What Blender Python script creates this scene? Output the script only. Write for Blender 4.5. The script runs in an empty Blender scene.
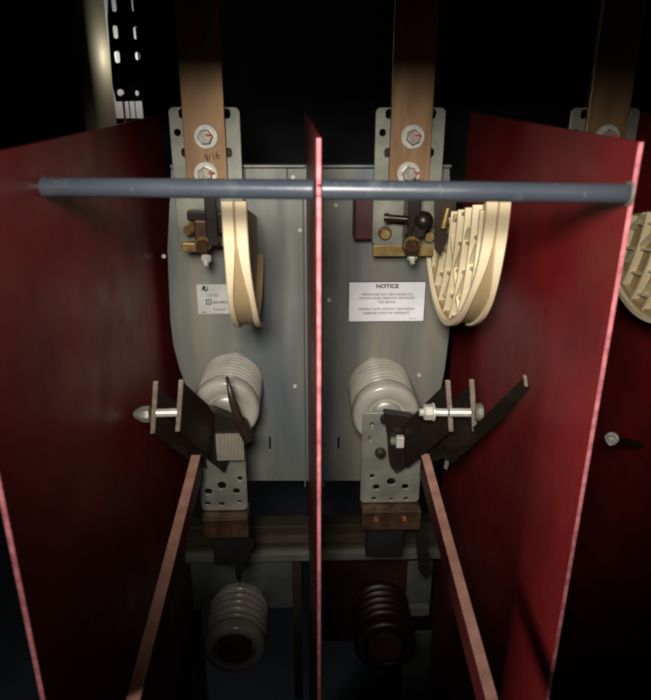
import bpy, bmesh, math, random
from mathutils import Vector, Matrix
random.seed(7)
sc = bpy.context.scene
COL = sc.collection
H0 = 1.40                                   # camera height above the cabinet floor

# ---------------------------------------------------------------- camera
F, CX, CY = 675.0, 325.5, 350.0
def _n(v): return v / v.length
_Y = _n(Vector((303 - CX, 82 - CY, F)))
_D = Vector((320 - CX, 2040 - CY, F)); _D = _n(_D - _D.dot(_Y) * _Y)
_X = _D.cross(_Y)
if _X.x < 0: _X = -_X
_Z = -_D
def at(px, py, Y):
    """world point seen at photo pixel (px,py), lying Y metres in front of the camera"""
    d = Vector((px - CX, py - CY, F))
    w = Vector((d.dot(_X), d.dot(_Y), d.dot(_Z)))
    w = w / w.y * Y
    return Vector((w.x, w.y, w.z + H0))
def V(x, y, z): return Vector((x, y, z + H0))

cam_d = bpy.data.cameras.new('camera'); cam = bpy.data.objects.new('camera', cam_d); COL.objects.link(cam)
cam_d.sensor_fit = 'HORIZONTAL'; cam_d.sensor_width = 36.0; cam_d.lens = 36.0 * F / 651.0
cam_d.clip_start = 0.01; cam_d.clip_end = 50
def wcol(i): return Vector((_X[i], _Y[i], _Z[i]))
r_, dn, fw = wcol(0), wcol(1), wcol(2)
R = Matrix((r_, -dn, -fw)).transposed()
cam.matrix_world = Matrix.Translation((0, 0, H0)) @ R.to_4x4()
cam_d.dof.use_dof = True; cam_d.dof.focus_distance = 0.84; cam_d.dof.aperture_fstop = 7.5
sc.camera = cam

# ---------------------------------------------------------------- light
w = bpy.data.worlds.new('World'); sc.world = w; w.use_nodes = True
w.node_tree.nodes['Background'].inputs[0].default_value = (0.50, 0.62, 0.80, 1)
w.node_tree.nodes['Background'].inputs[1].default_value = 0.014
def spot(name, loc, target, power, cone, blend, radius, colr):
    d = bpy.data.lights.new(name, 'SPOT'); d.energy = power; d.spot_size = math.radians(cone)
    d.spot_blend = blend; d.shadow_soft_size = radius; d.color = colr
    o = bpy.data.objects.new(name, d); COL.objects.link(o); o.location = loc
    o.rotation_euler = (Vector(target) - Vector(loc)).to_track_quat('-Z', 'Y').to_euler()
    return o
spot('work_lamp', V(-0.06, -0.12, 0.16), V(0.08, 0.86, -0.19), 60, 59, 1.0, 0.085, (1.0, 0.95, 0.86))
ad = bpy.data.lights.new('side_fill', 'AREA'); ad.shape = 'RECTANGLE'; ad.size = 0.22; ad.size_y = 0.26; ad.energy = 16; ad.color = (1.0, 0.96, 0.9)  # soft area light added at left to brighten the right barrier's front
ao = bpy.data.objects.new('side_fill', ad); COL.objects.link(ao); ao.location = V(-1.0, 0.07, 0.31)
ao.rotation_euler = (V(0.24, 0.56, -0.28) - V(-1.0, 0.07, 0.31)).to_track_quat('-Z', 'Y').to_euler()
sc.view_settings.view_transform = 'Standard'; sc.view_settings.look = 'None'
sc.view_settings.exposure = 0; sc.view_settings.gamma = 1
try:
    sc.cycles.pixel_filter_type = 'GAUSSIAN'; sc.cycles.filter_width = 3.1
except Exception: pass

# ---------------------------------------------------------------- materials
def lin(c):
    return tuple((x / 255 / 12.92) if x / 255 <= 0.04045 else ((x / 255 + 0.055) / 1.055) ** 2.4 for x in c)
def mat(name, c1, c2=None, rough=0.5, metal=0.0, scale=20, bump=0.0, bscale=200, rvar=0.12, stretch=(1, 1, 1), detail=6, spec=0.5, scuff=0.0, scol=(200, 190, 185)):
    m = bpy.data.materials.new(name); m.use_nodes = True
    nt = m.node_tree; N = nt.nodes; L = nt.links; b = N['Principled BSDF']
    c1 = lin(c1); c2 = lin(c2) if c2 else tuple(x * 0.75 for x in c1)
    tc = N.new('ShaderNodeTexCoord'); mp = N.new('ShaderNodeMapping'); mp.inputs['Scale'].default_value = stretch
    L.new(tc.outputs['Object'], mp.inputs[0])
    n = N.new('ShaderNodeTexNoise'); n.inputs['Scale'].default_value = scale; n.inputs['Detail'].default_value = detail
    L.new(mp.outputs[0], n.inputs['Vector'])
    cr = N.new('ShaderNodeValToRGB'); cr.color_ramp.elements[0].position = 0.32; cr.color_ramp.elements[1].position = 0.68
    cr.color_ramp.elements[0].color = (*c2, 1); cr.color_ramp.elements[1].color = (*c1, 1)
    L.new(n.outputs['Fac'], cr.inputs[0]); out = cr.outputs[0]
    if scuff:
        for sc_, st_, lo, hi, am in ((38, (1, .22, 1), .60, .78, .5), (340, (1, 1, .05), .66, .74, 1.0), (420, (1, 1, 1), .68, .76, .8)):
            m2 = N.new('ShaderNodeMapping'); m2.inputs['Scale'].default_value = st_; m2.inputs['Rotation'].default_value = (.5 if st_[2] < .5 else 0, 0, 0); L.new(tc.outputs['Object'], m2.inputs[0])
            a_ = N.new('ShaderNodeTexNoise'); a_.inputs['Scale'].default_value = sc_; a_.inputs['Detail'].default_value = 5; L.new(m2.outputs[0], a_.inputs['Vector'])
            g_ = N.new('ShaderNodeMapRange'); g_.inputs['From Min'].default_value = lo; g_.inputs['From Max'].default_value = hi; g_.inputs['To Max'].default_value = scuff * am; L.new(a_.outputs['Fac'], g_.inputs[0])
            mx = N.new('ShaderNodeMix'); mx.data_type = 'RGBA'; L.new(g_.outputs[0], mx.inputs['Factor']); L.new(out, mx.inputs['A']); mx.inputs['B'].default_value = (*lin(scol), 1); out = mx.outputs['Result']
    L.new(out, b.inputs['Base Color'])
    n2 = N.new('ShaderNodeTexNoise'); n2.inputs['Scale'].default_value = scale * 2.3; n2.inputs['Detail'].default_value = 4
    L.new(mp.outputs[0], n2.inputs['Vector'])
    mr = N.new('ShaderNodeMapRange'); mr.inputs['To Min'].default_value = max(0.02, rough - rvar); mr.inputs['To Max'].default_value = min(1, rough + rvar)
    L.new(n2.outputs['Fac'], mr.inputs[0]); L.new(mr.outputs[0], b.inputs['Roughness'])
    b.inputs['Metallic'].default_value = metal
    b.inputs['Specular IOR Level'].default_value = spec
    if bump:
        n3 = N.new('ShaderNodeTexNoise'); n3.inputs['Scale'].default_value = bscale; n3.inputs['Detail'].default_value = 3
        L.new(mp.outputs[0], n3.inputs['Vector'])
        bp = N.new('ShaderNodeBump'); bp.inputs['Strength'].default_value = bump; bp.inputs['Distance'].default_value = 0.001
        L.new(n3.outputs['Fac'], bp.inputs['Height']); L.new(bp.outputs[0], b.inputs['Normal'])
    return m
M = {}
M['red'] = mat('red_glass_polyester', (124, 28, 31), (96, 24, 26), rough=0.42, scale=9, bump=0.25, bscale=160, spec=0.4, rvar=.2, scuff=.10, scol=(190, 120, 115))
M['red_dark'] = mat('dark_red_glass_polyester', (78, 22, 20), (60, 16, 16), rough=0.5, scale=14)
M['pink'] = mat('cut_edge', (224, 136, 142), (168, 88, 96), rough=0.8, scale=130, stretch=(1, 1, 1), bump=0.4, bscale=400)
M['tan_edge'] = mat('cut_edge_brown', (178, 132, 116), (150, 108, 96), rough=0.7, scale=60, bump=0.3, bscale=300)
M['plate'] = mat('grey_enamelled_sheet', (154, 151, 138), (102, 113, 120), rough=0.36, metal=0.45, scale=8, stretch=(2.2, 1, 0.3), bump=0.12, bscale=60, rvar=.2, scuff=.30, scol=(90, 88, 80))  # vertical cool and warm streaks put soft reflections into the colour
M['galv'] = mat('galvanised_steel', (150, 150, 138), (118, 120, 110), rough=0.42, metal=0.45, scale=26, bump=0.15, bscale=120)
M['copper'] = mat('dull_copper', (168, 134, 96), (122, 92, 64), rough=0.40, metal=0.45, scale=18, stretch=(1.6, 1, 0.35), bump=0.2, bscale=80, rvar=.2, scuff=.4, scol=(90, 66, 48))
M['copper2'] = mat('brown_copper', (112, 86, 66), (66, 48, 38), rough=0.40, metal=0.6, scale=40)
M['brass'] = mat('brass', (184, 158, 102), (140, 114, 70), rough=0.35, metal=0.6, scale=60)
M['zinc'] = mat('bright_zinc', (220, 216, 206), (184, 180, 170), rough=0.34, metal=0.35, scale=70)
M['dark'] = mat('blackened_steel', (52, 45, 38), (34, 30, 26), rough=0.38, metal=0.5, scale=14, bump=0.2, bscale=150, scuff=.35, scol=(120, 104, 84))
M['black'] = mat('black_paint', (20, 20, 20), (13, 13, 14), rough=0.6, scale=20)
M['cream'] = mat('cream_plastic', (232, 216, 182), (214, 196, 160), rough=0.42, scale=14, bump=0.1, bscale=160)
M['cream_in'] = mat('shaded_cream_plastic', (176, 152, 112), (150, 128, 92), rough=0.55, scale=22)  # cream darkened for the recessed side faces; lattice shade put into the colour
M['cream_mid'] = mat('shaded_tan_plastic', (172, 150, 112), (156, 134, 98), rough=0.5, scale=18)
M['insul'] = mat('beige_epoxy', (164, 160, 148), (136, 132, 122), rough=0.2, scale=24, bump=0.15, bscale=90, scuff=.35, scol=(96, 86, 72))
M['brown'] = mat('shaded_epoxy', (38, 20, 17), (26, 14, 12), rough=0.4, scale=20)  # insulator epoxy darkened to brown; deep shade put into the colour
M['plate_edge'] = mat('worn_steel_edge', (170, 152, 136), (128, 112, 100), rough=0.45, metal=.4, scale=120)
M['brown_grey'] = mat('shaded_grey_nylon', (140, 134, 120), (116, 110, 98), rough=0.5)
M['bolt_copper'] = mat('bright_copper', (168, 120, 94), (130, 90, 70), rough=0.25, metal=.8)
M['galv_bright'] = mat('plated_bolt', (188, 184, 172), (150, 146, 134), rough=0.34, metal=.5, scale=90)
M['post'] = mat('dull_post', (132, 126, 104), (100, 94, 76), rough=0.62, metal=.1, scale=6)
M['shade'] = mat('dimmed_grey_paint', (104, 108, 106), (62, 64, 62), rough=0.5, scale=12, scuff=.4, scol=(50, 40, 32))  # grey darkened so the dim cabinet bottom is in the colour; random scuffs
M['maroon'] = mat('dim_red_reflection', (62, 22, 18), (30, 14, 12), rough=0.6, scale=9, scuff=.3, scol=(30, 26, 20))  # red reflection below the rail put into the colour, dimmed, with scuffs
M['horn'] = mat('brown_horn', (60, 48, 38), (44, 35, 28), rough=0.4, metal=.3, scale=40)
M['tube'] = mat('blue_grey_tube', (60, 65, 73), (48, 54, 63), rough=0.30, scale=22, stretch=(0.3, 1, 1), bump=0.3, bscale=120, rvar=.18, scuff=.28, scol=(150, 155, 160))
M['label'] = mat('label_paper', (226, 226, 230), (212, 212, 218), rough=0.5, scale=40)
M['label2'] = mat('aged_label', (184, 186, 184), (166, 166, 162), rough=0.5, scale=40)
M['ink'] = mat('ink', (52, 50, 54), (40, 38, 42), rough=0.7)
M['ink2'] = mat('pale_ink', (146, 142, 148), (132, 128, 134), rough=0.7)
M['redmark'] = mat('red_marker', (200, 70, 50), (180, 56, 40), rough=0.6)
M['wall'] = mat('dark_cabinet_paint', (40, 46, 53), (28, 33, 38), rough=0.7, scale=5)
M['rail'] = mat('rail_steel', (92, 86, 72), (70, 65, 54), rough=0.38, metal=0.5, scale=10, stretch=(0.3, 1, 1))
M['pale'] = mat('pale_gutter', (196, 194, 178), (170, 168, 150), rough=0.5, metal=0.2, scale=10)

# ---------------------------------------------------------------- helpers
WL = {}                                     # world location of every object (nothing is rotated)
def finish(name, bm, m, parent=None, origin=None, smooth=None):
    me = bpy.data.meshes.new(name)
    bmesh.ops.remove_doubles(bm, verts=bm.verts, dist=1e-6)
    bmesh.ops.recalc_face_normals(bm, faces=bm.faces)
    if origin is None:
        if parent: origin = WL[parent]
        else:
            xs = [v.co.x for v in bm.verts]; ys = [v.co.y for v in bm.verts]; zs = [v.co.z for v in bm.verts]
            origin = Vector(((min(xs) + max(xs)) / 2, (min(ys) + max(ys)) / 2, min(zs)))
    bm.transform(Matrix.Translation(-origin))
    if smooth:
        for f_ in bm.faces: f_.smooth = True
        for e in bm.edges:
            if len(e.link_faces) == 2 and e.calc_face_angle(0) > math.radians(smooth): e.smooth = False
    bm.to_mesh(me); bm.free()
    for mm in (m if isinstance(m, (list, tuple)) else [m]): me.materials.append(mm)
    o = bpy.data.objects.new(name, me); COL.objects.link(o)
    WL[o] = origin.copy()
    if parent:
        o.parent = parent; o.location = origin - WL[parent]
    else: o.location = origin
    return o
def empty(name, loc):
    o = bpy.data.objects.new(name, None); COL.objects.link(o); o.location = loc; o.empty_display_size = 0.02
    WL[o] = Vector(loc); return o
def tag(o, label=None, cat=None, group=None, kind=None):
    if label: o['label'] = label
    if cat: o['category'] = cat
    if group: o['group'] = group
    if kind: o['kind'] = kind
    return o
def copy_tree(o, parent=None, dx=None):
    c = o.copy(); COL.objects.link(c); c.parent = parent
    if dx is not None: c.location = o.location + dx
    for ch in [q for q in bpy.data.objects if q.parent == o and q not in ()]: copy_tree(ch, c)
    return c
def box(bm, a, b, bev=0.0, mi=0):
    c = (a + b) / 2; s = b - a
    g = bmesh.ops.create_cube(bm, size=1)
    vs = g['verts']
    bmesh.ops.scale(bm, vec=(abs(s.x), abs(s.y), abs(s.z)), verts=vs); bmesh.ops.translate(bm, vec=c, verts=vs)
    fs = {f_ for v in vs for f_ in v.link_faces}
    for f_ in fs: f_.material_index = mi
    if bev:
        es = list({e for v in vs for e in v.link_edges})
        bmesh.ops.bevel(bm, geom=es, offset=bev, segments=2, affect='EDGES', profile=0.5)
def cyl(bm, p0, p1, r0, r1=None, seg=24, caps=True, mi=0):
    r1 = r0 if r1 is None else r1
    ax = (p1 - p0); q = ax.normalized().to_track_quat('Z', 'Y')
    A = [bm.verts.new(p0 + q @ Vector((r0 * math.cos(2 * math.pi * i / seg), r0 * math.sin(2 * math.pi * i / seg), 0))) for i in range(seg)]
    B = [bm.verts.new(p1 + q @ Vector((r1 * math.cos(2 * math.pi * i / seg), r1 * math.sin(2 * math.pi * i / seg), 0))) for i in range(seg)]
    for i in range(seg):
        f_ = bm.faces.new((A[i], A[(i + 1) % seg], B[(i + 1) % seg], B[i])); f_.material_index = mi
    if caps:
        f_ = bm.faces.new(A[::-1]); f_.material_index = mi; f_ = bm.faces.new(B); f_.material_index = mi
def lathe(bm, prof, org, axis, seg=40):
    q = axis.normalized().to_track_quat('Z', 'Y'); rings = []
    for r, h in prof:
        rings.append([bm.verts.new(org + q @ Vector((max(r, 1e-4) * math.cos(2 * math.pi * i / seg), max(r, 1e-4) * math.sin(2 * math.pi * i / seg), h))) for i in range(seg)])
    for a, b in zip(rings, rings[1:]):
        for i in range(seg): bm.faces.new((a[i], a[(i + 1) % seg], b[(i + 1) % seg], b[i]))
def slab(bm, pts, off, mi=0):
    """prism from a planar outline pushed by vector off"""
    A = [bm.verts.new(p) for p in pts]; B = [bm.verts.new(p + off) for p in pts]
    n = len(pts)
    bm.faces.new(A[::-1]).material_index = mi; bm.faces.new(B).material_index = mi
    for i in range(n): bm.faces.new((A[i], A[(i + 1) % n], B[(i + 1) % n], B[i])).material_index = mi
def holed(name, outline, holes, y, th, m, parent=None, bev=0.0008):
    """sheet in the X-Z plane at depth y with real holes. outline: (x,z) list; hole: (x,z,rx,rz)"""
    cu = bpy.data.curves.new('c', 'CURVE'); cu.dimensions = '2D'; cu.fill_mode = 'BOTH'; cu.extrude = th / 2 - bev
    cu.bevel_depth = bev; cu.bevel_resolution = 1
    def sp(pts):
        s = cu.splines.new('POLY'); s.points.add(len(pts) - 1); s.use_cyclic_u = True
        for p, q in zip(s.points, pts): p.co = (q[0], q[1], 0, 1)
    sp(outline)
    for hx, hz, rx, rz in holes:
        pts = []
        for i in range(20):
            a = 2 * math.pi * i / 20
            sx = rx * math.cos(a); sz = rz * math.sin(a)
            if rz > rx * 1.3: sz = (rz - rx) * (1 if math.sin(a) >= 0 else -1) + rx * math.sin(a)
            pts.append((hx + sx, hz + sz))
        sp(pts)
    t = bpy.data.objects.new('t', cu); COL.objects.link(t)
    dg = bpy.context.evaluated_depsgraph_get(); dg.update()
    me = bpy.data.meshes.new_from_object(t.evaluated_get(dg))
    bm = bmesh.new(); bm.from_mesh(me); bpy.data.objects.remove(t); bpy.data.curves.remove(cu); bpy.data.meshes.remove(me)
    bm.transform(Matrix.Translation((0, y, H0)) @ Matrix.Rotation(math.pi / 2, 4, 'X'))
    return finish(name, bm, m, parent)
def rrect(x0, z0, x1, z1, r, n=5):
    out = []
    for cx, cz, a0 in ((x1 - r, z1 - r, 0), (x0 + r, z1 - r, 90), (x0 + r, z0 + r, 180), (x1 - r, z0 + r, 270)):
        for i in range(n + 1):
            a = math.radians(a0 + 90 * i / n); out.append((cx + r * math.cos(a), cz + r * math.sin(a)))
    return out
def bolt(name, p, axis, r, h, m, parent, washer=None, wm=None, seg=6, stud=0.0, rot=0.3):
    """hex head lying on p and sticking out along axis, on an optional washer"""
    ax = axis.normalized(); q = ax.to_track_quat('Z', 'Y'); bm = bmesh.new()
    base = p + ax * (0.0025 if washer else 0.0)
    prof = [(r * 0.98, 0), (r, h * 0.1), (r, h * 0.8), (r * 0.86, h), (0.0, h)]
    rings = []
    for rr, hh in prof:
        rings.append([bm.verts.new(base + q @ Vector((max(rr, 1e-4) * math.cos(rot + 2 * math.pi * i / seg), max(rr, 1e-4) * math.sin(rot + 2 * math.pi * i / seg), hh))) for i in range(seg)])
    for a, b in zip(rings, rings[1:]):
        for i in range(seg): bm.faces.new((a[i], a[(i + 1) % seg], b[(i + 1) % seg], b[i]))
    if stud: cyl(bm, base + ax * h * 0.5, base + ax * (h + stud), r * 0.52, r * 0.48, 14)
    o = finish(name, bm, m, parent, origin=p)
    if washer:
        bm = bmesh.new(); q = ax
        lathe(bm, [(0.001, 0.0001), (washer, 0.0001), (washer, 0.0016), (washer * 0.95, 0.0024), (r * 0.7, 0.0024)], p, ax, 28)
        finish('washer', bm, wm or m, o, origin=p, smooth=40)
    return o
def text(name, s, x, y, z, size, m, parent, rot=0, align='CENTER', bold=0.0, sx=1):
    cu = bpy.data.curves.new('t', 'FONT'); cu.body = s; cu.size = size; cu.align_x = align; cu.extrude = 0.0001; cu.offset = bold
    t = bpy.data.objects.new('t', cu); COL.objects.link(t)
    dg = bpy.context.evaluated_depsgraph_get(); dg.update()
    me = bpy.data.meshes.new_from_object(t.evaluated_get(dg)); bm = bmesh.new(); bm.from_mesh(me)
    bpy.data.objects.remove(t); bpy.data.curves.remove(cu); bpy.data.meshes.remove(me)
    bm.transform(Matrix.Translation((x, y, z + H0)) @ Matrix.Rotation(rot, 4, 'Y') @ Matrix.Rotation(math.pi / 2, 4, 'X') @ Matrix.Diagonal((sx, 1, 1, 1)))
    return finish(name, bm, m, parent)

FRONT = Vector((0, -1, 0))

# ---------------------------------------------------------------- setting: the cabinet
def structure(name, a, b, m):
    bm = bmesh.new(); box(bm, a, b); return tag(finish(name, bm, m), kind='structure')
structure('back_wall', V(-1.3, 1.75, -1.6), V(1.4, 1.77, 0.9), M['wall'])
structure('floor', V(-1.3, 0.05, -1.62), V(1.4, 1.75, -1.6), M['wall'])
structure('side_wall', V(-1.32, 0.2, -1.6), V(-1.30, 1.75, 0.9), M['wall'])
structure('side_wall', V(1.40, 0.2, -1.6), V(1.42, 1.75, 0.9), M['wall'])
structure('header', V(-1.3, 0.30, 0.054), V(1.4, 0.34, 0.9), M['black'])  # unseen beam, placed to shade the busbar tops
structure('ceiling', V(-1.3, 0.2, 0.9), V(1.4, 1.75, 0.92), M['wall'])

# ---------------------------------------------------------------- red interphase barriers
def barrier(xf, yf, xb, yb, ztop_f, ztop_b, th, label, notch=None):
    """sheet standing in the depth direction; front and rear cut edges show pink"""
    bm = bmesh.new(); zb = -1.35
    f0 = Vector((xf, yf, zb + H0)); f1 = Vector((xf, yf, ztop_f + H0)); b1 = Vector((xb, yb, ztop_b + H0)); b0 = Vector((xb, yb, zb + H0))
    pts = [f0, f1, b1, b0]
    if notch:
        nz, nd = notch
        pts = [f0, Vector((xf, yf, nz + H0 - .0045)), Vector((xf, yf + nd, nz + H0 - .0045)), Vector((xf, yf + nd, nz + H0 + .0045)), Vector((xf, yf, nz + H0 + .0045)), f1, b1, b0]
    slab(bm, pts, Vector((th, 0, 0)))
    o = finish('barrier', bm, [M['red'], M['pink']])
    me = o.data
    for p in me.polygons:
        if p.normal.y < -0.7: p.material_index = 1
    return tag(o, label, 'barrier', 'red insulating barriers between the phases')
TH = 0.0036
barrier(-0.205 - TH, 0.395, -0.205 - TH, 1.03, -0.0445, -0.0445, TH, 'maroon insulating barrier sheet at left, holding the left end of the grey tube')
barrier(0.0108 - .0015, 0.50, 0.0035 - .0015, 1.00, -0.037, -0.037, .0030, 'red insulating barrier sheet seen edge-on between the two ribbed insulators', notch=(-.0735, .008))
barrier(0.2415, 0.50, 0.2415, 1.03, -0.0395, -0.0395, TH, 'bright red insulating barrier sheet right of the right switch pole, pink edge slanting down')
barrier(0.4865, 0.60, 0.4865, 1.03, -0.0395, -0.0395, TH, 'dark red barrier sheet farthest right, seen past the pink edge')

# ---------------------------------------------------------------- blue-grey tube across the barriers
t = empty('spacer_tube', at(318, 190, 0.51))
tag(t, 'long blue-grey insulating tube running across the front of all the red barriers', 'tube')
pL = at(42, 187, 0.545); pC = at(318, 189.5, 0.512); pR = at(627, 193.5, 0.502)
d = (pR - pL).normalized()
for a, b in ((pL, pC - d * 0.0022), (pC + d * 0.0022, pR)):
    bm = bmesh.new(); rr = 0.0074
    lathe(bm, [(0.003, 0.0005), (rr - 0.0012, 0), (rr, 0.0012), (rr, (b - a).length - 0.0012), (rr - 0.0012, (b - a).length), (0.003, (b - a).length - 0.0005)], a, b - a, 36)
    finish('tube_half', bm, M['tube'], t, smooth=30)
bm = bmesh.new(); cyl(bm, pL - d * 0.016, pR - d * 0.001, 0.003, seg=12); finish('tie_rod', bm, M['dark'], t, smooth=40)
for e_, s_ in ((pL, 1), (pR, -1)):
    bm = bmesh.new(); cyl(bm, e_ - d * s_ * .0022, e_ - d * s_ * .0002, .0092, seg=28); finish('washer', bm, M['galv'], t, smooth=40)

# ---------------------------------------------------------------- grey mounting panel
YP = 0.92
def pz(px, py, Y=YP):
    p = at(px, py, Y); return (p.x, p.z - H0)
panel = empty('mounting_panel', V(0, YP, -0.59))
tag(panel, 'grey painted sheet metal panel behind both insulators, carrying the paper labels', 'panel')
outl = [pz(172, 165), pz(168, 250), pz(171, 320), pz(174, 345), pz(180, 368), pz(190, 395), pz(202, 440), pz(208, 480),
        pz(304, 480), pz(322, 480), pz(364, 480), pz(432, 480), pz(437, 405), pz(444, 370), pz(449, 330), pz(450, 280), pz(449, 165)]
hol = []
for x, y, rx, rz in ((270, 443, .0022, .012), (338.5, 443, .0022, .012), (277, 457, .0018, .0018), (277, 475, .0018, .0018), (329, 434, .0015, .0015),
                     (345, 457, .0018, .0018), (345, 474, .0018, .0018), (297, 434, .0015, .0015)):
    a = pz(x, y); hol.append((a[0], a[1], rx, rz))
holed('sheet', outl, hol, YP, 0.003, M['plate'], panel)
for (x0, y0, x1, y1, dpt) in ((303, 193, 304.6, 482, .014), (322.4, 193, 324, 482, .014), (287, 167, 288.2, 192, .006), (172, 163.5, 305, 166, .016), (322, 163.5, 449, 166, .016)):
    a = at(x0, y0, YP - 0.002); b = at(x1, y1, YP - 0.002); bm = bmesh.new()
    box(bm, Vector((a.x, YP - 0.002 - dpt, b.z)), Vector((b.x, YP - 0.0016, a.z)), 0.0005)
    finish('flange', bm, M['plate'], panel)
a = at(245, 166, YP - .002); b = at(287, 192, YP - .002)
bm = bmesh.new(); box(bm, Vector((a.x, YP - 0.004, b.z)), Vector((b.x, YP - 0.0016, a.z)), 0.0006); finish('cover_strip', bm, M['plate'], panel)
for x, y in ((293, 177), (295, 386), (336, 205), (419, 375), (426, 455), (164, 256), (300, 230), (329, 300)):
    p = at(x, y, YP - .0018); o = bolt('screw', p, FRONT, 0.0030, 0.0020, M['zinc'], panel, seg=12)

# ---------------------------------------------------------------- labels on the panel
lb = empty('notice_label', at(386, 322, YP - .003)); tag(lb, 'white NOTICE label with dark border on the grey panel above the right insulator', 'label')
a = at(348.5, 281.5, YP - .0022); b = at(424, 321.5, YP - .0022)
bm = bmesh.new(); box(bm, Vector((a.x, YP - .0024, b.z)), Vector((b.x, YP - .0018, a.z))); finish('label_border', bm, M['ink'], lb)
bm = bmesh.new(); box(bm, Vector((a.x + .0012, YP - .0028, b.z + .0012)), Vector((b.x - .0012, YP - .0022, a.z - .0012))); finish('label_face', bm, M['label'], lb)
cxn = (a.x + b.x) / 2; zt = a.z - H0
text('heading', 'NOTICE', cxn, YP - .003, zt - .0095, .0080, M['ink'], lb, bold=.0003, sx=1.1)
hgt = a.z - b.z
for i, (s, fr) in enumerate((('DEVICE DOES NOT HELP HANDLE ON', .34), ('SWITCH UNLESS OPERATOR GROUNDED', .43), ('FOR SERVICE', .53), ('OPENING DOOR WITHOUT GROUNDING', .70), ('DAMAGES VOIDS THE WARRANTY', .80))):
    text('wording', s, cxn, YP - .003, zt - hgt * fr, .0046, M['ink2'], lb, bold=.00015, sx=.92)
bm = bmesh.new(); box(bm, Vector((b.x - .022, YP - .0031, b.z + .0045)), Vector((b.x - .011, YP - .0027, b.z + .0053))); finish('wording', bm, M['ink2'], lb)

lb2 = empty('rating_label', at(214, 314, YP - .003)); tag(lb2, 'small pale rating label on the grey panel, left of the narrow cream chute', 'label')
a = at(196.5, 284.5, YP - .0022); b = at(240, 313.5, YP - .0022)
bm = bmesh.new(); box(bm, Vector((a.x, YP - .0026, b.z)), Vector((b.x, YP - .0018, a.z))); finish('label_face', bm, M['label2'], lb2)
zt = a.z - H0
text('mark', 'R', a.x + .0085, YP - .0030, zt - .0078, .0085, M['ink'], lb2, rot=.25, bold=.0006, sx=-.8)
text('mark', 'U', a.x + .0125, YP - .0030, zt - .0092, .0085, M['ink'], lb2, rot=.15, bold=.0006, sx=.8)
text('wording', 'LISTED', a.x + .022, YP - .0030, zt - .0175, .0058, M['ink2'], lb2, bold=.0003)
bm = bmesh.new()
lx, lz = a.x + .0155, a.z - .0255
for (u0, w0, u1, w1) in ((-.004, -.004, .004, -.0026), (-.004, .0026, .004, .004), (-.004, -.0026, -.0026, .0026), (.0026, -.0026, .004, .0026), (-.001, -.001, .001, .001)):
    box(bm, Vector((lx + u0, YP - .0030, lz + w0)), Vector((lx + u1, YP - .0025, lz + w1)))
finish('logo', bm, M['ink'], lb2)
text('wording', 'SQUARE D', a.x + .0215, YP - .0030, zt - .0275, .0046, M['ink'], lb2, align='LEFT', bold=.0001)
bm = bmesh.new(); box(bm, Vector((a.x + .0215, YP - .0030, b.z + .0055)), Vector((a.x + .040, YP - .0025, b.z + .0075))); finish('wording', bm, M['ink2'], lb2)
bm = bmesh.new(); box(bm, Vector((a.x + .005, YP - .0030, b.z + .002)), Vector((a.x + .011, YP - .0025, b.z + .003))); finish('wording', bm, M['ink'], lb2)

# ---------------------------------------------------------------- brackets and busbars
YB = 0.875
def bracket(xc, label, pad=True):
    o = empty('busbar_bracket', V(xc, YB, -.21)); tag(o, label, 'bracket', 'mounting brackets behind the busbars')
    x0, x1 = xc - .0425, xc + .0425
    hs = [(xc - .034, -.058, .0048, .0048), (xc - .027, -.036, .0045, .0062), (xc + .0275, -.036, .0045, .0062),
          (xc - .027, -.082, .0045, .0062), (xc + .0275, -.082, .0045, .0062)]
    holed('back_plate', rrect(x0, -.199, x1, -.029, .006), hs, YB, .004, M['galv'], o)
    if pad: bm = bmesh.new(); box(bm, V(x0 + .001, YB - .001, -.2145), V(x1 - .003, YB + .012, -.1995), .001); finish('copper_pad', bm, M['brass'], o)
    bm = bmesh.new(); box(bm, V(x0 + .012, YB + .006, -.148), V(x1 - .012, YP - .002, -.05), .001); finish('standoff', bm, M['dark'], o)
    if pad:
        bm = bmesh.new(); box(bm, V(x0 - .024, YB + .012, -.196), V(x0 + .014, YP - .002, -.128), .003); finish('red_opening', bm, M['red_dark'], o)  # dark red box added in place of an opening through the panel
    return o
def busbar(xc, label, note=None):
    o = empty('busbar', V(xc, YB - .008, -.125)); tag(o, label, 'busbar', 'upright copper busbars')
    bm = bmesh.new(); box(bm, V(xc - .0255, YB - .0115, -.125), V(xc + .0255, YB - .003, .55), .0008); finish('bar', bm, M['copper'], o)
    for k, z in enumerate((-.062, -.106)):
        bo = bolt('bolt', V(xc + .002 - .003 * k, YB - .0118, z), FRONT, .0094, .008, M['galv_bright'], o, washer=.0148, wm=M['zinc'], rot=.2 + .5 * k + xc)
        bm = bmesh.new(); box(bm, V(xc + .003, YB - .0225, z + .001), V(xc + .011, YB - .0219, z + .0036)); finish('torque_mark', bm, M['redmark'], bo)
    return o
XA, XB, XC = -.1205, .132, .374
bracket(XA, 'galvanised bracket with round holes behind the left busbar', False); bracket(XB, 'galvanised bracket with round holes behind the middle busbar')
bracket(XC, 'pale bracket behind the partly hidden busbar at far right')
b1 = busbar(XA, 'copper busbar at left with handwritten numbers between its two bolts')
busbar(XB, 'plain copper busbar above the NOTICE label')
busbar(XC, 'orange-lit copper busbar at far right, rising behind the red barrier')
text('handwriting', '9/16', XA + .009, YB - .0119, -.090, .0135, M['ink'], b1, rot=-.25, sx=.8)

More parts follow.
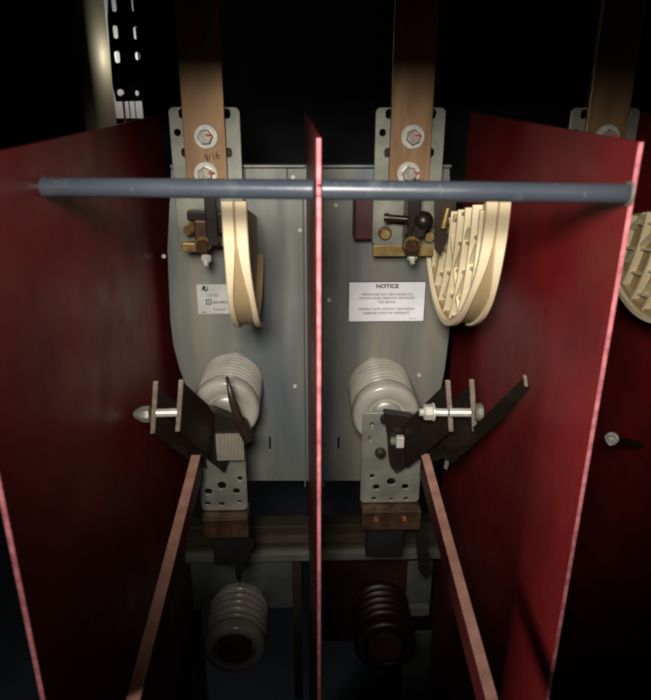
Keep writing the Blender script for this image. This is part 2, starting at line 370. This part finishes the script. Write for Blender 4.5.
# ---------------------------------------------------------------- jaw contacts under the busbars
def jaw(xc, label, mirror=1):
    o = empty('jaw_contact', V(xc, YB - .02, -.20)); tag(o, label, 'contact', 'jaw contacts below the busbars')
    s = mirror; Y = YB - .003
    bm = bmesh.new(); box(bm, V(xc - .006, Y - .040, -.205), V(xc + .010, Y, -.112), .0015); finish('jaw_arm', bm, M['dark'], o)
    bm = bmesh.new(); box(bm, V(xc - .0075, Y - .036, -.192), V(xc + .0115, Y - .030, -.176), .001); finish('spring_plate', bm, M['dark'], o)
    bm = bmesh.new(); cyl(bm, V(xc + .022 * s, Y - .036, -.160), V(xc - .030 * s, Y - .030, -.157), .0042, seg=14)
    cyl(bm, V(xc - .028 * s, Y - .0305, -.157), V(xc - .034 * s, Y - .0295, -.157), .0055, seg=14)
    finish('cross_pin', bm, M['dark'], o, smooth=40)
    bm = bmesh.new(); lathe(bm, [(.0005, 0), (.007, .001), (.0115, .006), (.0125, .013), (.010, .02), (.004, .023), (.0005, .0235)], V(xc + .014 * s, Y - .024, -.160), FRONT, 20)
    finish('knob', bm, M['dark'], o, smooth=50)
    bolt('cap_nut', V(xc + .008 * s, Y - .034, -.172), FRONT, .0095, .010, M['dark'], o, stud=.006)
    bolt('nut', V(xc + .001, Y - .036, -.188), Vector((0, -1, -.4)), .0085, .010, M['copper2'], o, rot=.1, washer=.0105, wm=M['brass'])
    bolt('stud_nut', V(xc + .003, Y - .030, -.203), Vector((0, -.7, -1)), .0068, .008, M['zinc'], o, stud=.006)
    bolt('brass_bolt', V(xc - .029 * s, Y, -.183), FRONT, .0068, .007, M['brass'], o, washer=.009, wm=M['copper2'], seg=12)
    bolt('brass_bolt', V(xc + .028 * s, Y - .004, -.186), FRONT, .0068, .010, M['brass'], o, seg=12)
    return o
j2 = jaw(XB + .002, 'dark jaw contact with brass bolts hanging under the middle busbar')
bm = bmesh.new(); plate3_pts = [(435, 196, .80), (457, 196, .80), (455, 214, .80), (447, 240, .80), (440, 256, .80), (435, 250, .80)]
slab(bm, [at(*p) for p in plate3_pts], Vector((0, .004, 0))); finish('guide_plate', bm, M['horn'], j2)
bm = bmesh.new(); cyl(bm, at(448, 208, .795), at(443, 228, .795), .0028, .0040, 12); finish('clip', bm, M['brass'], j2, smooth=40)
# the left pole shows its contact turned: brown copper clamps, no bracket pad in view
o = empty('jaw_contact', V(XA, YB - .02, -.20)); tag(o, 'brown copper clamp contact with loose brass ends under the left busbar', 'contact', 'jaw contacts below the busbars')
Y = YB - .003
bm = bmesh.new(); box(bm, V(XA - .001, Y - .04, -.190), V(XA + .014, Y, -.112), .0015); finish('jaw_arm', bm, M['dark'], o)
bm = bmesh.new(); box(bm, V(XA - .024, Y - .034, -.160), V(XA + .004, Y - .016, -.148), .002); finish('spring_plate', bm, M['dark'], o)
bm = bmesh.new(); box(bm, V(XA - .016, Y - .038, -.196), V(XA + .001, Y - .012, -.158), .003); finish('clamp', bm, M['copper2'], o)
bm = bmesh.new(); cyl(bm, V(XA - .018, Y - .022, -.170), V(XA - .025, Y - .034, -.172), .0075, .006, 18); finish('brass_bolt', bm, M['brass'], o, smooth=40)
bm = bmesh.new(); box(bm, V(XA - .034, Y - .030, -.200), V(XA - .012, Y - .018, -.188), .002); finish('brass_tab', bm, M['brass'], o)
bolt('nut', V(XA - .006, Y - .036, -.188), Vector((0, -1, -.3)), .0085, .010, M['copper2'], o, rot=.2, washer=.0105, wm=M['brass'])
bolt('stud_nut', V(XA - .004, Y - .030, -.205), Vector((0, -.7, -1)), .0068, .008, M['zinc'], o, stud=.006)
bm = bmesh.new(); box(bm, V(XA + .008, Y - .03, -.178), V(XA + .028, Y - .004, -.150), .003); finish('block', bm, M['dark'], o)

# ---------------------------------------------------------------- cream arc chutes (half discs)
def chute(x0, label):
    """half disc in the Y-Z plane: two rimmed shells that part towards the bottom, latticed side faces"""
    W = .0235; yc, zc, Rr = .79, -.112, .161; yback = .905; xm = x0 + W / 2
    o = empty('arc_chute', V(xm, yc, zc - Rr)); tag(o, label, 'arc chute', 'cream half-disc arc chutes')
    top = lambda y: -.100 - .24 * (y - .63)
    def rim(r, a): return (yc - r * math.cos(a), zc - r * math.sin(a))
    def cl(p): return (p[0], min(p[1], top(p[0])))
    def sm(t_): t_ = max(0, min(1, t_)); return t_ * t_ * (3 - 2 * t_)
    aend = math.pi - math.acos((yback - yc) / Rr)
    n = 44; AA = [-0.06 + (aend + .06) * i / n for i in range(n + 1)]
    gap = lambda a: .0007 + .0080 * sm((a - .12) / .62)             # half width of the V between the shells
    half = lambda a: W / 2 + .0032 * sm((a - .2) / .7)               # half width of the whole chute
    for side in (-1, 1):
        bm = bmesh.new(); ring = []
        for a in [q_ for q_ in AA if side < 0 or q_ < 1.32]:
            y1, z1 = cl(rim(Rr, a)); y2, z2 = cl(rim(Rr - .006, a)); xs = xm + side * half(a); xi = xm + side * gap(a)
            ring.append([bm.verts.new(V(xs, y2, z2)), bm.verts.new(V(xs, y1 + .0012, z1)), bm.verts.new(V(xs - side * .0010, y1, z1)), bm.verts.new(V(xi + side * .0006, y1, z1)), bm.verts.new(V(xi, y1 + .001, z1)), bm.verts.new(V(xi, y2, z2))])
        for p, q in zip(ring, ring[1:]):
            for k in range(6): bm.faces.new((p[k], p[(k + 1) % 6], q[(k + 1) % 6], q[k]))
        bm.faces.new(ring[0]); bm.faces.new(ring[-1][::-1])
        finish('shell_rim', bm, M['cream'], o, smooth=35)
    bm = bmesh.new(); ring = []
    for a in AA:
        y1, z1 = cl(rim(Rr - (.0035 if a > .2 else .0055), a)); y2, z2 = cl(rim(Rr - .012, a)); g_ = gap(a) + .0008
        ring.append([bm.verts.new(V(xm + sx * g_, yy, zz)) for sx, yy, zz in ((-1, y1, z1), (1, y1, z1), (1, y2, z2), (-1, y2, z2))])
    for p, q in zip(ring, ring[1:]):
        for k in range(4): bm.faces.new((p[k], p[(k + 1) % 4], q[(k + 1) % 4], q[k]))
    bm.faces.new(ring[0]); bm.faces.new(ring[-1][::-1])
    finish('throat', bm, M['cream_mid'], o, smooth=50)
    for side in (-1, 1):
        xs = xm + side * W / 2
        bm = bmesh.new(); pts = [V(xs - side * .0105, *cl(rim(Rr - .005, a))) for a in AA] + [V(xs - side * .0105, yback, top(yback))]
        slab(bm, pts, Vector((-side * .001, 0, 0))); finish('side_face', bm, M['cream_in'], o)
        if side > 0: continue
        bm = bmesh.new()
        def ribseg(p, q, th, hh=.0098):
            dv = Vector((0, q[0] - p[0], q[1] - p[1])); nn = Vector((0, -dv.z, dv.y)).normalized() * th / 2
            A_ = V(xs - side * .0104, *p); B_ = V(xs - side * .0104, *q)
            slab(bm, [A_ + nn, A_ - nn, B_ - nn, B_ + nn], Vector((side * hh, 0, 0)))
        ok = lambda p: p[1] < top(p[0]) and p[0] < yback and math.hypot(p[0] - yc, p[1] - zc) < Rr - .0078
        stave = lambda y0, z: y0 + 2.4 * min(0, z + .13) ** 2
        ys = [.655, .684, .715, .748, .783, .820, .860]
        for y0 in ys:                                       # upright staves, bowed like the rim
            for i in range(48):
                z0 = -.115 - i * .004; p = (stave(y0, z0), z0); q = (stave(y0, z0 - .0042), z0 - .0042)
                if ok(p) and ok(q): ribseg(p, q, .0034)
        for k, (ya, yb_) in enumerate(zip([.632] + ys, ys + [.903])):   # staggered shelves between them
            for m_ in range(7):
                z0 = -.128 - .034 * m_ - .013 * (k % 3); p = (stave(ya, z0), z0); q = (stave(yb_, z0 - .007), z0 - .007)
                if ok(p) and ok(q): ribseg(p, q, .0030, .0066)
        for ya, yb_, za, zb_ in ((.70, .80, -.14, -.245), (.76, .86, -.13, -.22), (.665, .745, -.15, -.24), (.80, .88, -.125, -.19), (.80, .72, -.15, -.24)):
            for i in range(10):
                f0, f1 = i / 10, (i + 1) / 10
                p, q = (ya + (yb_ - ya) * f0, za + (zb_ - za) * f0), (ya + (yb_ - ya) * f1, za + (zb_ - za) * f1)
                if ok(p) and ok(q): ribseg(p, q, .0028, .0084)
        finish('lattice', bm, M['cream'], o)
    return o
chute(.1700, 'cream half-disc arc chute with latticed side, right of the NOTICE label')
chute(-.0765, 'narrow cream arc chute seen almost edge-on beside the small rating label')
chute(.4200, 'cream arc chute mostly hidden behind the right red barrier edge')

# ---------------------------------------------------------------- ribbed post insulators
def insulator(c, y0, y1, r, nr, label, group, cup=False, m=None, scale=1.0):
    m = m or M['insul']
    o = empty('post_insulator', V(c[0], (y0 + y1) / 2, c[1] - r)); tag(o, label, 'insulator', group)
    prof = [(.01, 0), (r * .90, 0), (r * .90, .004)]; L = y0 - y1; h = .006; cap = L * .24; step = (L - cap - h) / nr
    for i in range(nr):
        prof += [(r * .76, h), (r * .84, h + step * .14), (r * .985, h + step * .42), (r * 1.0, h + step * .6), (r * .97, h + step * .82), (r * .78, h + step * .97)]
        h += step
    prof += [(r * .86, h), (r * .98, h + cap * .14), (r * 1.0, h + cap * .3), (r * .99, h + cap * .75), (r * .93, h + cap * .95), (r * .86, h + cap)]
    if cup: prof += [(r * .70, h + cap), (r * .67, h + cap * .9), (r * .66, h + cap * .2), (.004, h + cap * .1)]
    else: prof += [(r * .60, h + cap), (r * .56, h + cap * .92), (r * .50, h + cap * .92), (.004, h + cap * .92)]
    bm = bmesh.new(); lathe(bm, prof, V(c[0], y0, c[1]), FRONT, 56); finish('ribbed_body', bm, m, o, smooth=60)
    if not cup:
        bm = bmesh.new(); lathe(bm, [(r * .46, 0), (r * .46, .004), (r * .40, .006), (r * .12, .006), (.001, .006)], V(c[0], y1 + cap * .08 + .001, c[1]), FRONT, 32); finish('insert', bm, M['galv'], o, smooth=40)
    else:
        bm = bmesh.new(); cyl(bm, V(c[0], y1 + .02, c[1]), V(c[0], y1 + .002, c[1]), r * .55, r * .55, 32); finish('insert', bm, M['copper2'], o, smooth=40)
    return o
g = 'ribbed post insulators'
insulator((-.108, -.410), YP - .002, .812, .0455, 7, 'upper left ribbed beige insulator on the grey panel, curved dark horn in front', g)
insulator((.109, -.420), YP - .002, .812, .0465, 7, 'upper right ribbed beige insulator, below the NOTICE label', g)
YL = .96
insulator((-.121, -.868), YL, .85, .0515, 5, 'lower left ribbed insulator with open dark cup at its front end', g, cup=True)
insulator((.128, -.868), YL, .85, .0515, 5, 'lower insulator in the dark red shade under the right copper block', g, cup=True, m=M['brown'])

# ---------------------------------------------------------------- perforated hinge brackets with copper block
def hinge(xl, xr, yy, ztop, zbot, hs, label):
    o = empty('hinge_bracket', V((xl + xr) / 2, yy, zbot - .04)); tag(o, label, 'bracket', 'perforated hinge brackets in front of the insulators')
    holed('perforated_plate', rrect(xl, zbot, xr, ztop, .006), hs, yy, .003, M['galv'], o)
    bm = bmesh.new(); box(bm, V(xl, yy - .020, zbot - .034), V(xr + .002, yy + .02, zbot - .002), .002); finish('copper_block', bm, M['copper2'], o)
    for k in (.27, .75):
        bolt('bolt', V(xl + (xr - xl) * k, yy - .020, zbot - .019), FRONT, .0052, .006, M['bolt_copper'], o)
    bm = bmesh.new(); box(bm, V(xl + .010, yy + .004, zbot - .10), V(xr - .016, yy + .018, zbot - .036), .002); finish('lower_arm', bm, M['black'], o)
    return o
def hset(pts, yy): return [(at(x, y, yy).x, at(x, y, yy).z - H0, r1, r2) for x, y, r1, r2 in pts]
yh = .795
TL = at(363, 413, yh); BR = at(418, 501, yh)
hinge(TL.x, BR.x, yh, TL.z - H0, BR.z - H0, hset([(391, 481, .0068, .0062), (376, 486.5, .0056, .0048), (405, 486, .0056, .0048), (372, 475.5, .004, .004), (374, 498, .0042, .0032), (391, 498.5, .0038, .0028), (406, 498, .0042, .0032), (370, 438, .003, .004), (372, 425, .004, .005)], yh),
      'galvanised perforated bracket with brown copper block under the right insulator')
TL = at(197, 440, yh); BR = at(247.5, 509, yh)
hinge(TL.x, BR.x, yh, TL.z - H0, BR.z - H0, hset([(222, 485, .0068, .0066), (208.5, 491, .0060, .0054), (236.5, 490.5, .0056, .0050), (240, 478, .004, .004), (208, 503, .005, .0035), (222, 503.5, .005, .0035), (239.5, 501, .004, .0028)], yh),
      'galvanised perforated bracket with brown copper block under the left insulator')

# pointed dark tongues hanging in front of the lower rail
def tongue(pts, Y, label):
    bm = bmesh.new(); slab(bm, [at(x, y, Y) for x, y in pts], Vector((0, .006, 0)))
    tag(finish('arcing_tip', bm, M['black']), label, 'contact tip', 'black pointed contact tips')
tongue([(232, 520), (248, 528), (254, 545), (246, 562), (240, 584), (236, 578), (234, 556)], .80, 'black pointed tip hanging over the lower left insulator')
tongue([(418, 520), (428, 548), (432, 574), (426, 580), (419, 571), (417, 548)], .80, 'black pointed tip hanging right of the right copper block')

# ---------------------------------------------------------------- fork contacts (moving side)
def plate3(bm, pts, th):
    """flat plate through four (pixel, depth) points, thickened along its normal"""
    P = [at(x, y, Y) for x, y, Y in pts]
    nrm = (P[1] - P[0]).cross(P[-1] - P[0]).normalized() * th
    c = P[0]
    P = [p - nrm.normalized() * (p - c).dot(nrm.normalized()) for p in P]
    slab(bm, P, nrm)
# right fork
o = empty('fork_contact', at(410, 470, .74)); tag(o, 'dark two-plate fork contact with a long outer blade, in front of the right insulator', 'contact', 'fork contacts on the insulators')
def edge_strip(nm, x0, y0, x1, y1, Y, wpx, mat_, par, dy=.016):
    p = at(x0, y0, Y); q = at(x1, y1, Y); wd = (at(x0 + wpx, y0, Y) - p).length
    bm = bmesh.new(); slab(bm, [p, p + Vector((wd, 0, 0)), q + Vector((wd, 0, 0)), q], Vector((0, dy, 0)))
    bmesh.ops.bevel(bm, geom=list(bm.edges), offset=.0007, segments=1, affect='EDGES')
    return finish(nm, bm, mat_, par)
def cheek(par, pts, nm='cheek_plate', th=.003, m=None):
    bm = bmesh.new(); plate3(bm, pts, th); return finish(nm, bm, m or M['dark'], par)
cheek(o, [(447, 382, .712), (451, 431, .712), (405, 470, .765), (388, 462, .785), (392, 436, .785)])
cheek(o, [(472, 382, .705), (476, 431, .705), (430, 466, .755), (412, 452, .78), (424, 432, .775)])
bm = bmesh.new(); slab(bm, [at(*p) for p in ((524, 377, .635), (528, 386, .635), (500, 420, .668), (452, 463, .742), (442, 458, .752), (480, 421, .705))], Vector((.0025, 0, 0))); finish('outer_blade', bm, M['dark'], o)
edge_strip('plate_edge', 445.5, 381, 449, 432, .710, 5, M['plate_edge'], o, .004)
edge_strip('plate_edge', 469.5, 380, 472.5, 432, .702, 5, M['plate_edge'], o, .004)
edge_strip('blade_tip', 523.5, 376, 525, 387, .634, 3.5, M['plate_edge'], o, .004)
def nut_between(par, a, b, r, m, nm='bolt', seg=18):
    bm = bmesh.new(); cyl(bm, a, b, r, seg=seg); return finish(nm, bm, m, par, smooth=40)
a = at(450, 412.5, .708); b = at(471, 412.5, .704); nut_between(o, a, b, .0052, M['zinc'], 'through_bolt')
dx = Vector((1, 0, 0))
bolt('bolt_head', at(475, 412, .700), dx, .0105, .006, M['galv'], o, seg=16, washer=.0095)
bolt('nut', at(434, 412, .712) , -dx, .0095, .010, M['zinc'], o, stud=.005, rot=.1, washer=.011)
nut_between(o, at(430, 412, .713), at(448, 412.5, .708), .0048, M['zinc'], 'through_bolt')
bm = bmesh.new()
slab(bm, [at(x, y, .772) for x, y in ((384, 414), (412, 418), (428, 432), (430, 446), (416, 462), (396, 474), (390, 466), (388, 440))], Vector((0, .018, 0)))
bmesh.ops.bevel(bm, geom=list(bm.edges), offset=.0015, segments=2, affect='EDGES'); finish('hub', bm, M['dark'], o)
nut_between(o, at(392, 441, .770), at(399, 441, .766), .0056, M['galv'], 'pin')
bm = bmesh.new(); p = at(400, 441.5, .764); box(bm, p - Vector((.005, .004, .008)), p + Vector((.005, .004, .008)), .0012); finish('nut', bm, M['zinc'], o)
bm = bmesh.new(); plate3(bm, [(448, 450, .752), (452, 452, .752), (447, 470, .756), (444, 468, .756)], .004); finish('spring_clip', bm, M['galv'], o)
for k, (x, y) in enumerate(((386, 418), (380, 452), (396, 455), (405, 424))):
    bm = bmesh.new(); p = at(x, y, .782); lathe(bm, [(.001, 0), (.007, 0), (.0075, .004), (.0065, .008), (.001, .009)], p, FRONT + Vector((.3 * (k - 1), 0, .2)), 10)
    finish('rivet', bm, M['dark'], o, smooth=50)

# left fork
o = empty('fork_contact', at(215, 470, .74)); tag(o, 'dark two-plate fork contact with a cone-ended bolt, in front of the left insulator', 'contact', 'fork contacts on the insulators')
cheek(o, [(154, 384, .705), (151, 432, .705), (192, 462, .755), (216, 474, .775), (196, 420, .765)])
cheek(o, [(182, 382, .710), (179, 431, .710), (206, 456, .760), (224, 470, .785), (236, 436, .785), (206, 404, .755)])
edge_strip('plate_edge', 153, 382, 150, 434, .702, 5, M['plate_edge'], o, .004)
edge_strip('plate_edge', 178.5, 380.5, 175, 432, .706, 5, M['plate_edge'], o, .004)
nut_between(o, at(156, 413, .704), at(177, 412.5, .708), .0050, M['zinc'], 'through_bolt')
bm = bmesh.new(); p = at(150, 414, .702)
lathe(bm, [(.001, 0), (.0098, 0), (.0102, .003), (.0095, .009), (.007, .0125), (.0055, .016), (.003, .0185), (.0005, .019)], p, -dx, 8); finish('cap_nut', bm, M['galv'], o, smooth=30)
bm = bmesh.new()
slab(bm, [at(x, y, .770) for x, y in ((196, 408), (214, 412), (246, 424), (252, 440), (238, 452), (228, 458), (224, 474), (212, 462), (190, 448))], Vector((0, .018, 0)))
bmesh.ops.bevel(bm, geom=list(bm.edges), offset=.0015, segments=2, affect='EDGES'); finish('hub', bm, M['dark'], o)
bm = bmesh.new(); p = at(194, 413, .748); box(bm, p - Vector((.004, .004, .0085)), p + Vector((.004, .004, .0085)), .0012); finish('nut', bm, M['galv'], o)
# curved horn
bm = bmesh.new(); pts = [(227, 377, .765), (230, 390, .757), (232, 400, .755), (236, 412, .757), (241, 424, .762), (248, 438, .770)]
rad = [.0022, .0035, .0045, .0055, .007, .009]
prev = None
for (x, y, Y_), r0 in zip(pts, rad):
    c = at(x, y, Y_); ringv = [bm.verts.new(c + Vector((r0 * math.cos(t_), r0 * .9 * math.sin(t_), r0 * .2 * math.sin(t_)))) for t_ in [2 * math.pi * i / 12 for i in range(12)]]
    if prev:
        for i in range(12): bm.faces.new((prev[i], prev[(i + 1) % 12], ringv[(i + 1) % 12], ringv[i]))
    else: bm.faces.new(ringv[::-1])
    prev = ringv
bm.faces.new(prev); finish('horn', bm, M['horn'], o, smooth=50)
# pale coil / ribbed block below
bm = bmesh.new()
for k in range(7):
    p = at(219.5 + k * 3.6, 436 - (0 if k in (0, 6) else 1.5), .765); q = at(218.5 + k * 3.6, 458, .765); cyl(bm, p, q, .0019, seg=10)
box(bm, at(217.5, 459, .769), at(243, 434.5, .7655)); finish('ribbed_block', bm, M['brown_grey'], o, smooth=60)
bm = bmesh.new(); plate3(bm, [(242, 452, .785), (245, 452, .785), (246, 470, .785), (243.5, 470, .785)], .004); finish('spring_clip', bm, M['galv'], o)

# ---------------------------------------------------------------- red-brown switch blades coming forward
def blade(p0, p1, th, hgt, label, out):
    """bar with tan top edge running from the fork to the viewer"""
    bm = bmesh.new(); sx = Vector((th / 2, 0, 0)); dz = Vector((0, 0, -hgt))
    slab(bm, [p0 - sx, p1 - sx, p1 - sx + dz * 1.0, p0 - sx + dz], Vector((th, 0, 0)))
    o = finish('switch_blade', bm, [M['red_dark'], M['tan_edge']])
    for p in o.data.polygons:
        if p.normal.z > .3 or (p.normal.y < -.5): p.material_index = 1
    return tag(o, label, 'blade', 'red-brown blades reaching forward from the forks')
blade(at(196, 455, .752), at(133, 700, .42), .0115, .030, 'red-brown insulating blade with tan edge slanting down left from the left fork', -1)
blade(at(425, 454, .752), at(492, 700, .42), .0105, .030, 'red-brown insulating blade with tan edge slanting down right from the right fork', 1)

# ---------------------------------------------------------------- frame rails and lower parts
def rail(x0, y0, x1, y1, Y, dpt, label, m, nm='frame_rail', cat='rail'):
    a = at(x0, y0, Y); b = at(x1, y1, Y); bm = bmesh.new()
    box(bm, Vector((a.x, Y, b.z)), Vector((b.x, Y + dpt, a.z)), .0012); return tag(finish(nm, bm, m), label, cat)
r = rail(172, 528, 443, 542.5, .955, .03, 'brown-grey steel rail crossing behind the copper blocks, upper of the two', M['rail'])
r = rail(172, 544, 443, 557, .945, .03, 'steel rail with a painted bright lower lip, lower of the two', M['rail'])
highlight = rail(174, 556.2, 441, 558.8, .935, .012, 'thin pale strip for the painted highlight along the bottom of the lower rail', M['galv'], 'edge_strip', 'strip')  # pale strip stands for the highlight on the rail's lower edge
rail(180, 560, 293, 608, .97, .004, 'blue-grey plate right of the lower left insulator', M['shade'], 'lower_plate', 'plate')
rail(323, 560, 404, 640, .99, .004, 'dark sheet coloured with a red reflection below the rail on the right side', M['maroon'], 'lower_sheet', 'sheet')
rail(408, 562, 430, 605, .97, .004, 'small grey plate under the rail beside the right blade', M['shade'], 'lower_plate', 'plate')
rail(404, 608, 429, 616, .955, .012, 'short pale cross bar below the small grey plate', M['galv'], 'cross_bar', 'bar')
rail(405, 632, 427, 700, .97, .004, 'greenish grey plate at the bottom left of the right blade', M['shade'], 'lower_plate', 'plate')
rail(292, 556, 303, 700, .965, .02, 'upright brown steel post left of the centre barrier at the bottom', M['rail'], 'support_post', 'post')

# ---------------------------------------------------------------- upper left: post and perforated strip
YQ = 1.16
a = at(68, -20, YQ); b = at(116.5, 125, YQ)
bm = bmesh.new(); cxq = (a.x + b.x) / 2; rq = (b.x - a.x) / 2
lathe(bm, [(rq, -.6), (rq, .25)], Vector((cxq, YQ, a.z)), Vector((0, 0, 1)), 36)
tag(finish('steel_post', bm, M['post'], smooth=60), 'round metallic post at upper left beside the perforated black strip', 'post')
y2 = YQ - .055
A_ = pz(112, -40, y2); B_ = pz(143.5, 100.5, y2)
hs = []
for x, y, rx, rz in ((115.5, 32, .0042, .0095), (136, 33, .0042, .0095), (117.5, 57, .0042, .0090), (137.5, 56, .0042, .0062), (120.5, 92.5, .006, .0055), (137, 93, .0036, .0045), (114, 5, .0042, .0095), (134, 5, .0042, .0095)):
    q = pz(x, y, y2); hs.append((q[0], q[1], rx, rz))
st = empty('perforated_strip', V(B_[0], y2, B_[1])); tag(st, 'black perforated strip with two rows of pale slots at upper left', 'strip')
A2 = pz(109, -40, y2)
holed('strip', [A2, pz(141, -40, y2), pz(144, 60, y2), (B_[0], B_[1]), pz(116.5, 101, y2), pz(113, 85, y2), pz(108, 20, y2)], hs, y2, .003, M['black'], st)
a = at(96, -40, YQ + .05); b = at(141, 118, YQ + .05)
bm = bmesh.new(); box(bm, Vector((a.x, YQ + .045, b.z)), Vector((b.x + .005, YQ + .05, a.z)), 0); tag(finish('gutter_sheet', bm, M['label']), 'pale sheet seen through the slots and below the perforated black strip', 'sheet')
for i, (x, wpx, mm) in enumerate(((122, 4.5, 'pink'), (129, 1.5, 'black'), (134, 3, 'black'))):
    a = at(x, 101, y2 + .02); b = at(x + wpx, 125, y2 + .02); bm = bmesh.new(); box(bm, Vector((a.x, a.y, b.z)), Vector((b.x, a.y + .003, a.z + .01)), .0004)
    tag(finish('cable', bm, M[mm]), ('pink wire hanging below the perforated strip', 'thin black wire below the perforated strip', 'wider black wire below the perforated strip')[i], 'wire')
pl = bpy.data.lights.new('slot_fill', 'POINT'); pl.energy = 0.22; pl.shadow_soft_size = .004; pl.color = (1, .95, .85)  # small hidden light added to brighten the sheet behind the slots
po = bpy.data.objects.new('slot_fill', pl); COL.objects.link(po); po.location = at(126, 56, y2 + .03)

# bolt far right in the next bay
o = empty('stud_bolt', at(610, 437, .80)); tag(o, 'pale bolt end in the dark bay beyond the right barrier', 'bolt')
bolt('nut', at(612, 438, .80), -dx * .6 + FRONT, .0075, .008, M['zinc'], o, stud=.006, washer=.009)
bm = bmesh.new(); cyl(bm, at(612, 438, .80), at(640, 445, .83), .005, seg=14); finish('shank', bm, M['dark'], o)
